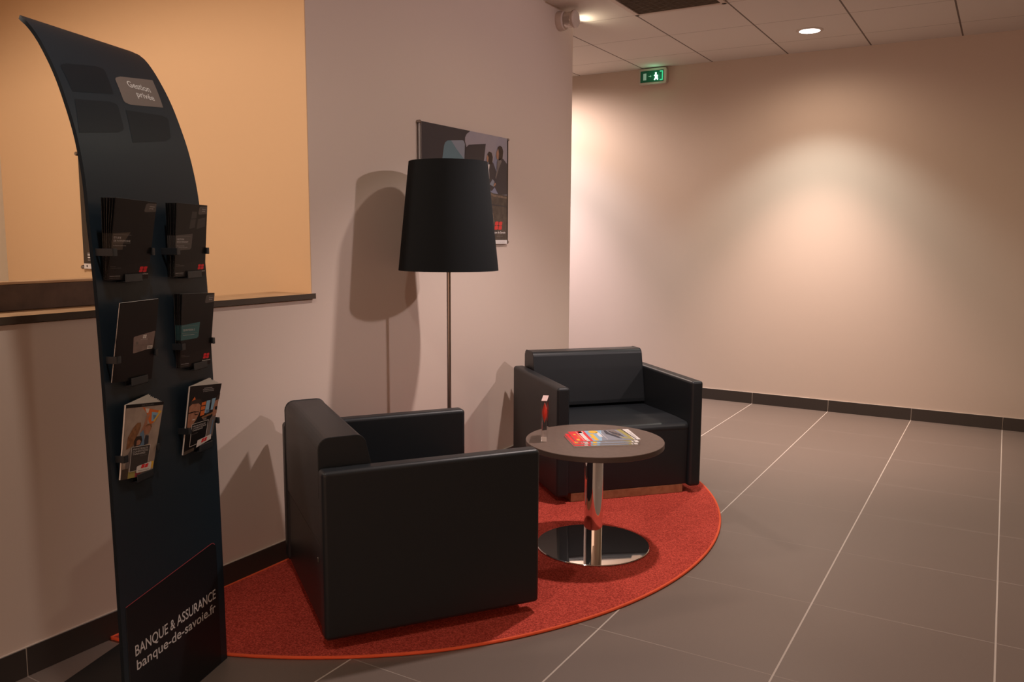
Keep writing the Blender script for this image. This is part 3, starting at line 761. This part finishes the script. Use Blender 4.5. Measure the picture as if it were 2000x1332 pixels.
def art(kind, m, T):
    f = lambda p, mm, k=1: m.flat(p, mm, T, .0006+.0002*k)
    if kind in ('etude', 'mandat', 'quint'):
        tab(m, T)
        body_ = {'etude': 'brown_print', 'mandat': 'grey_mid', 'quint': 'teal_print'}[kind]
        y0 = {'etude': .34, 'mandat': .33, 'quint': .345}[kind]
        wv = {'etude': .50, 'mandat': .52, 'quint': .56}[kind]
        f([(.0, y0+.03), (wv-.06, y0+.045), (wv-.01, y0+.065), (wv+.02, y0+.265), (.0, y0+.235)], body_)
        f([(0, 0), (1, 0), (1, .24), (.0, .15)], 'cover_black2', 0)
        f(SQ(.03, y0+.222, wv-.05, y0+.225), 'text_dim', 2)
        if kind == 'etude':
            text(m, 'ÉTUDE', .04, y0+.175, .17, .022, 'text_white', T, .0012); text(m, 'DE PATRIMOINE', .04, y0+.138, .40, .022, 'text_white', T, .0012)
            text(m, 'Un diagnostic patrimonial', .04, y0+.085, .30, .010, 'text_white', T, .0012)
        if kind == 'mandat':
            text(m, 'GESTION', .04, y0+.175, .22, .022, 'text_white', T, .0012); text(m, 'SOUS MANDAT', .04, y0+.138, .36, .022, 'text_white', T, .0012)
            text(m, 'Votre portefeuille', .04, y0+.090, .24, .010, 'text_white', T, .0012); text(m, 'entre des mains expertes', .10, y0+.070, .28, .010, 'text_white', T, .0012)
            f([(.42, .66), (.60, .68), (.63, .80), (.46, .79)], 'grey_dim', 1); f([(.47, .80), (.64, .81), (.66, .90), (.50, .90)], 'grey_dim', 1)
            f([(.66, .66), (.94, .70), (.95, .83), (.70, .80)], 'grey_dim', 1)
        if kind == 'quint':
            text(m, 'QUINTESSIA 2', .06, y0+.155, .36, .024, 'text_white', T, .0012)
            text(m, 'Assurance vie et capitalisation', .06, y0+.095, .36, .012, 'text_white', T, .0012)
        f(SQ(.03, y0+.122, wv-.05, y0+.125), 'text_dim', 2)
        text(m, 'Document', .03, .165, .12, .009, 'text_dim', T, .0012); text(m, 'à caractère publicitaire', .03, .148, .26, .009, 'text_dim', T, .0012)
        text(m, 'BANQUE & ASSURANCE', .03, .045, .25, .011, 'text_white', T, .0012); text(m, 'banque-de-savoie.fr', .03, .022, .25, .010, 'text_dim', T, .0012)
        logo(m, .74, .092, .20, .072, 'red_print', T, .0014)
        text(m, 'Banque de Savoie', .72, .060, .27, .014, 'white_print', T, .0012, .02)
    if kind == 'card':
        f(bilin([(.44, .345), (.955, .395), (.985, .605), (.42, .555)], rrect(0, 0, 1, 1, .06, (1, 1, 1, 1), 3)), 'card_rose', 1)
        logo(m, .66, .525, .09, .042, 'white_print', T, .0014); text(m, 'Banque de Savoie', .61, .507, .18, .009, 'white_print', T, .0012)
        f(SQ(.49, .455, .55, .49), 'grey_tile', 2)
        text(m, '4974 8205 7307 8397', .48, .432, .44, .016, 'grey_tile', T, .0012)
        text(m, '12/20   31/23', .55, .405, .30, .012, 'grey_tile', T, .0012)
        text(m, 'M. A. SPECIMEN', .47, .378, .20, .010, 'grey_tile', T, .0012)
        f(SQ(.80, .385, .94, .425), 'white_print', 2); text(m, 'VISA', .815, .393, .11, .022, 'navy_print', T, .0016, .02, .1)
    if kind == 'kite':
        f(SQ(0, 0, 1, 1), 'photo_beige', 0); f(SQ(0, .955, 1, 1), 'cover_black', 1); text(m, 'PARTICULIERS', .40, .970, .32, .014, 'text_dim', T, .0012)
        f([(.42, .955), (.52, .935), (.98, .87), (.82, .735), (.72, .70), (.66, .73), (.56, .86)], 'orange_print', 1)
        f([(.50, .93), (.62, .92), (.60, .86), (.55, .87)], 'paper', 2); f([(.70, .87), (.90, .85), (.78, .745), (.72, .74)], 'sky_print', 2)
        f([(.90, .885), (.98, .87), (.80, .725), (.78, .745)], 'yellow_print', 2); f([(.74, .83), (.84, .82), (.78, .76)], 'blue_print', 3)
        f([(.44, .60), (.52, .72), (.56, .82), (.62, .86), (.66, .83), (.60, .76), (.62, .70), (.60, .62), (.50, .56)], 'skin', 3)
        f([(.08, .40), (.10, .56), (.22, .68), (.33, .745), (.42, .745), (.44, .70), (.40, .62), (.34, .55), (.27, .44)], 'hair', 3)
        f([(.54, .64), (.62, .70), (.72, .69), (.74, .64), (.68, .575), (.58, .57)], 'skin', 4); f([(.56, .68), (.62, .715), (.73, .71), (.76, .66), (.72, .66), (.70, .69), (.62, .69)], 'hair', 5)
        f([(.44, .60), (.52, .64), (.56, .56), (.60, .42), (.42, .42)], 'blue_print', 4); f([(.60, .56), (.70, .55), (.72, .44), (.56, .42)], 'navy_print', 4)
        f([(.28, .50), (.34, .56), (.48, .56), (.52, .50), (.48, .44), (.30, .42)], 'hair_dark', 5); f([(.36, .50), (.42, .515), (.48, .49), (.46, .445), (.36, .44)], 'skin', 6)
        f([(.10, .14), (.10, .30), (.22, .40), (.40, .42), (.40, .14)], 'grey_tile', 2)
        f(SQ(.22, .09, .785, .425), 'grey_dim', 7)
        for q in (SQ(.22, .09, .785, .095), SQ(.22, .42, .785, .425), SQ(.22, .09, .232, .425), SQ(.773, .09, .785, .425)): f(q, 'white_print', 8)
        text(m, 'PRINCIPALES', .27, .378, .44, .022, 'text_white', T, .0024); text(m, 'CONDITIONS', .27, .345, .46, .022, 'text_white', T, .0024); text(m, 'TARIFAIRES', .27, .312, .38, .022, 'text_white', T, .0024)
        text(m, 'Janvier 2020', .50, .285, .20, .010, 'text_dim', T, .0024)
        f(SQ(.20, .0, .42, .095), 'olive_print', 2); f(SQ(.42, .0, .60, .06), 'red_line', 2); f(SQ(.85, .085, .98, .18), 'yellow_print', 2); f(SQ(.0, .0, .20, .14), 'brown_print', 2)
        f(bilin([(.44, .055), (.90, .065), (.90, .185), (.44, .150)], rrect(0, 0, 1, 1, .12, (1, 1, 1, 1), 3)), 'white_print', 9)
        logo(m, .57, .115, .22, .048, 'red_print', T, .0028); text(m, 'Banque de Savoie', .50, .080, .34, .013, 'cover_black', T, .0028)
    if kind == 'office':
        text(m, 'ENTREPRISES,', .44, .945, .26, .014, 'text_white', T, .0012); text(m, 'PROFESSIONNELS', .40, .92, .36, .014, 'text_white', T, .0012); text(m, 'ET ASSOCIATIONS', .42, .895, .34, .014, 'text_white', T, .0012)
        f([(.02, .40), (.02, .70), (.10, .735), (.32, .73), (.40, .70), (.40, .60), (.30, .48), (.14, .38)], 'skin', 1)
        f([(.02, .70), (.06, .78), (.20, .80), (.36, .79), (.42, .74), (.40, .69), (.32, .73), (.12, .74)], 'hair_dark', 2)
        f([(.02, .615), (.20, .62), (.36, .60), (.36, .588), (.20, .605), (.02, .60)], 'cover_black', 3); f([(.22, .61), (.34, .60), (.33, .555), (.23, .56)], 'cover_black', 3); f([(.235, .60), (.33, .592), (.32, .565), (.24, .57)], 'skin', 4)
        f([(.16, .50), (.26, .505), (.24, .485), (.17, .488)], 'white_print', 4)
        f([(.14, .38), (.34, .50), (.46, .50), (.60, .42), (.20, .30)], 'cover_black', 5)
        f([(.42, .66), (.98, .70), (.98, .78), (.42, .72)], 'brown_print', 1)
        f([(.42, .52), (.56, .53), (.56, .74), (.42, .73)], 'orange_print', 2); f(SQ(.42, .60, .56, .615), 'hair_dark', 3); f(SQ(.42, .67, .56, .685), 'hair_dark', 3)
        f([(.56, .55), (.70, .56), (.70, .75), (.58, .745)], 'sky_print', 2); f([(.76, .58), (.86, .58), (.88, .77), (.76, .765)], 'sky_print', 2); f([(.60, .54), (.72, .55), (.72, .60), (.60, .60)], 'blue_print', 3)
        f([(.08, .78), (.16, .84), (.20, .80)], 'orange_print', 3)
        f([(.46, .47), (.92, .51), (.92, .545), (.46, .50)], 'hair', 3); f(SQ(.48, .44, .66, .475), 'grey_tile', 4)
        f([(.86, .48), (.84, .60), (.88, .74), (.98, .77), (1.0, .50), (.94, .45)], 'skin', 4); f([(.86, .72), (.90, .80), (1.0, .84), (1.0, .74), (.92, .73)], 'hair_dark', 5); f([(.90, .62), (.99, .62), (.99, .56), (.91, .57)], 'cover_black', 5)
        f([(.72, .12), (.78, .42), (.86, .48), (1.0, .44), (1.0, .12)], 'grey_tile', 4); f([(.88, .16), (.90, .40), (.94, .40), (.93, .16)], 'blue_print', 5)
        f(SQ(.16, .09, .74, .43), 'cover_black', 6)
        for q in (SQ(.16, .09, .74, .096), SQ(.16, .424, .74, .43), SQ(.16, .09, .174, .43), SQ(.726, .09, .74, .43)): f(q, 'white_print', 7)
        text(m, 'PRINCIPALES', .20, .378, .44, .022, 'text_white', T, .0024); text(m, 'CONDITIONS', .20, .345, .47, .022, 'text_white', T, .0024); text(m, 'TARIFAIRES', .20, .312, .36, .022, 'text_white', T, .0024)
        text(m, 'Janvier 2020', .20, .268, .20, .010, 'text_dim', T, .0024)
        f([(.42, .035), (.96, .075), (.93, .16), (.44, .145)], 'white_print', 8); logo(m, .58, .085, .20, .055, 'red_print', T, .0026)
        f(SQ(.0, .0, .36, .05), 'brown_print', 1)

def leaflet(kind, tl, tr, br, bl, thick, label, group, cat='brochure', show=True):
    T0, P = leaf_T(tl, tr, br, bl)
    T = lambda p: T0((p[0], p[1], p[2] if p[2] <= .0004 else .0004+(p[2]-.0004)*.35))
    m = MB()
    m.prism(SQ(0, 0, 1, 1), -thick, -.0004, 'paper', T)
    m.prism(SQ(0, 0, 1, 1), -.0004, 0.0004, 'cover_black', T)
    m.prism(SQ(0, 0, 1, 1), -thick-.0003, -thick, 'cover_black', T)
    m.prism(SQ(0, 0, .006, 1), -thick-.0006, 0.0004, 'cover_black', T)
    art(kind, m, T)
    c = (P[0]+P[1])*.5
    o = m.build('brochure', None, tuple(c), wn=False)
    tag(o, label, cat, group)
    return o
# each stack: front cover quad (s, z, u) interpolated to a back quad
def stack(kind, n, F4, B4, labels, group):
    for i in range(n):
        t = i/(n-1) if n > 1 else 0.0
        q = [tuple(F4[k][c]*(1-t)+B4[k][c]*t for c in range(3)) for k in range(4)]
        leaflet(kind, *q, .0007, labels[i], group)
ordn = ['front', 'second', 'third', 'fourth', 'fifth', 'sixth', 'rearmost']
def labs(n, desc, where):
    out_ = ['%s, frontmost in %s' % (desc, where)]
    for i in range(1, n-1): out_.append('%s, %s from front in %s' % (desc, ordn[i], where))
    if n > 1: out_.append('%s, rearmost in %s' % (desc, where))
    return out_
stack('etude', 6,
      [(.4769, 1.4536, .050), (.3200, 1.4480, .050), (.3045, 1.2455, .000), (.4594, 1.2475, .000)],
      [(.4790, 1.4540, .010), (.3260, 1.4500, .010), (.3045, 1.2455, -.013), (.4570, 1.2475, -.013)],
      labs(6, 'black leaflet with brown title box', 'the top left holder'), 'fanned black leaflets, top left holder')
stack('mandat', 6,
      [(.2108, 1.4516, .034), (.0645, 1.4502, .034), (.0515, 1.2438, .008), (.1989, 1.2448, .008)],
      [(.2110, 1.4516, .000), (.0660, 1.4502, .000), (.0515, 1.2438, -.010), (.1989, 1.2448, -.010)],
      labs(6, 'black leaflet with grey title box', 'the top right holder'), 'fanned black leaflets, top right holder')
leaflet('card', (.4560, 1.1903, .0300), (.3029, 1.1913, .0300), (.3092, .9713, .0), (.4640, .9859, .0), .003, 'black leaflet showing a rose-grey bank card, in the left holder of the middle row', None)
stack('quint', 5,
      [(.1922, 1.1967, .026), (.0321, 1.1899, .026), (.0342, .9715, .002), (.1837, .9811, .002)],
      [(.1922, 1.1967, .000), (.0321, 1.1899, .000), (.0342, .9715, -.0085), (.1837, .9811, -.0085)],
      labs(5, 'black leaflet with teal title box', 'the middle right holder'), 'black leaflets with teal box, middle right holder')

def booklet(kind, tl, tr, br, bl, back_top, back_bot, label):
    """front cover quad plus leaves fanned open from the spine on the left"""
    T, P = leaf_T(tl, tr, br, bl)
    c = (P[0]+P[1])*.5
    r = empty('booklet', tuple(c)); tag(r, label, 'brochure', 'open price booklets in the bottom row')
    O = tuple(c)
    m = MB(); m.prism(SQ(0, 0, 1, 1), -.0006, .0004, 'cover_black', T); art(kind, m, T); m.build('cover', r, O, wn=False)
    # leaves
    Ptl, Ptr, Pbr, Pbl = (Vector(TS_(x)) for x in (tl, tr, br, bl))
    Btr = Vector(TS_(back_top)); Bbr = Vector(TS_(back_bot))
    pg = MB(); n_ = 9
    for i in range(1, n_+1):
        t = i/n_; rnd = random.uniform(-.004, .004)
        a = Ptr.lerp(Btr, t); b = Pbr.lerp(Bbr, t)
        a = Ptl+(a-Ptl)*(1+rnd); b = Pbl+(b-Pbl)*(1+rnd)
        off = -SN*(.0006+.0045*t)
        q = [Pbl+off, b+off, a+off, Ptl+off]
        up_ = Vector((0, 0, -.0012+random.uniform(-.001, .001)))
        q[2] += up_; q[3] += up_
        n2 = (q[1]-q[0]).cross(q[3]-q[0]).normalized()*.00025
        pg.add([tuple(x+n2) for x in q]+[tuple(x-n2) for x in q], [[0, 1, 2, 3], [7, 6, 5, 4], [0, 4, 5, 1], [1, 5, 6, 2], [2, 6, 7, 3], [3, 7, 4, 0]], 'paper')
    pg.build('pages', r, O, wn=False)
    a = MB(); off = -SN*.0056
    q = [Pbl+off, Bbr+off, Btr+off, Ptl+off]; n2 = SN*.0004
    a.add([tuple(x+n2) for x in q]+[tuple(x-n2) for x in q], [[0, 1, 2, 3], [7, 6, 5, 4], [0, 4, 5, 1], [1, 5, 6, 2], [2, 6, 7, 3], [3, 7, 4, 0]], 'cover_black'); a.build('back_cover', r, O, wn=False)
booklet('kite', (.4461, .9257, .024), (.2942, .9059, .024), (.3322, .7100, .004), (.4573, .7271, .004), (.316, .930, -.0005), (.345, .722, .003), 'price booklet with a beige cover photo of children and a kite, bottom left holder')
booklet('office', (.1715, .9266, .0255), (.0118, .9083, .0255), (.0536, .7298, .0060), (.1910, .7250, .0060), (.032, .930, .003), (.068, .733, .005), 'price booklet with a black cover photo of office workers, bottom right holder')
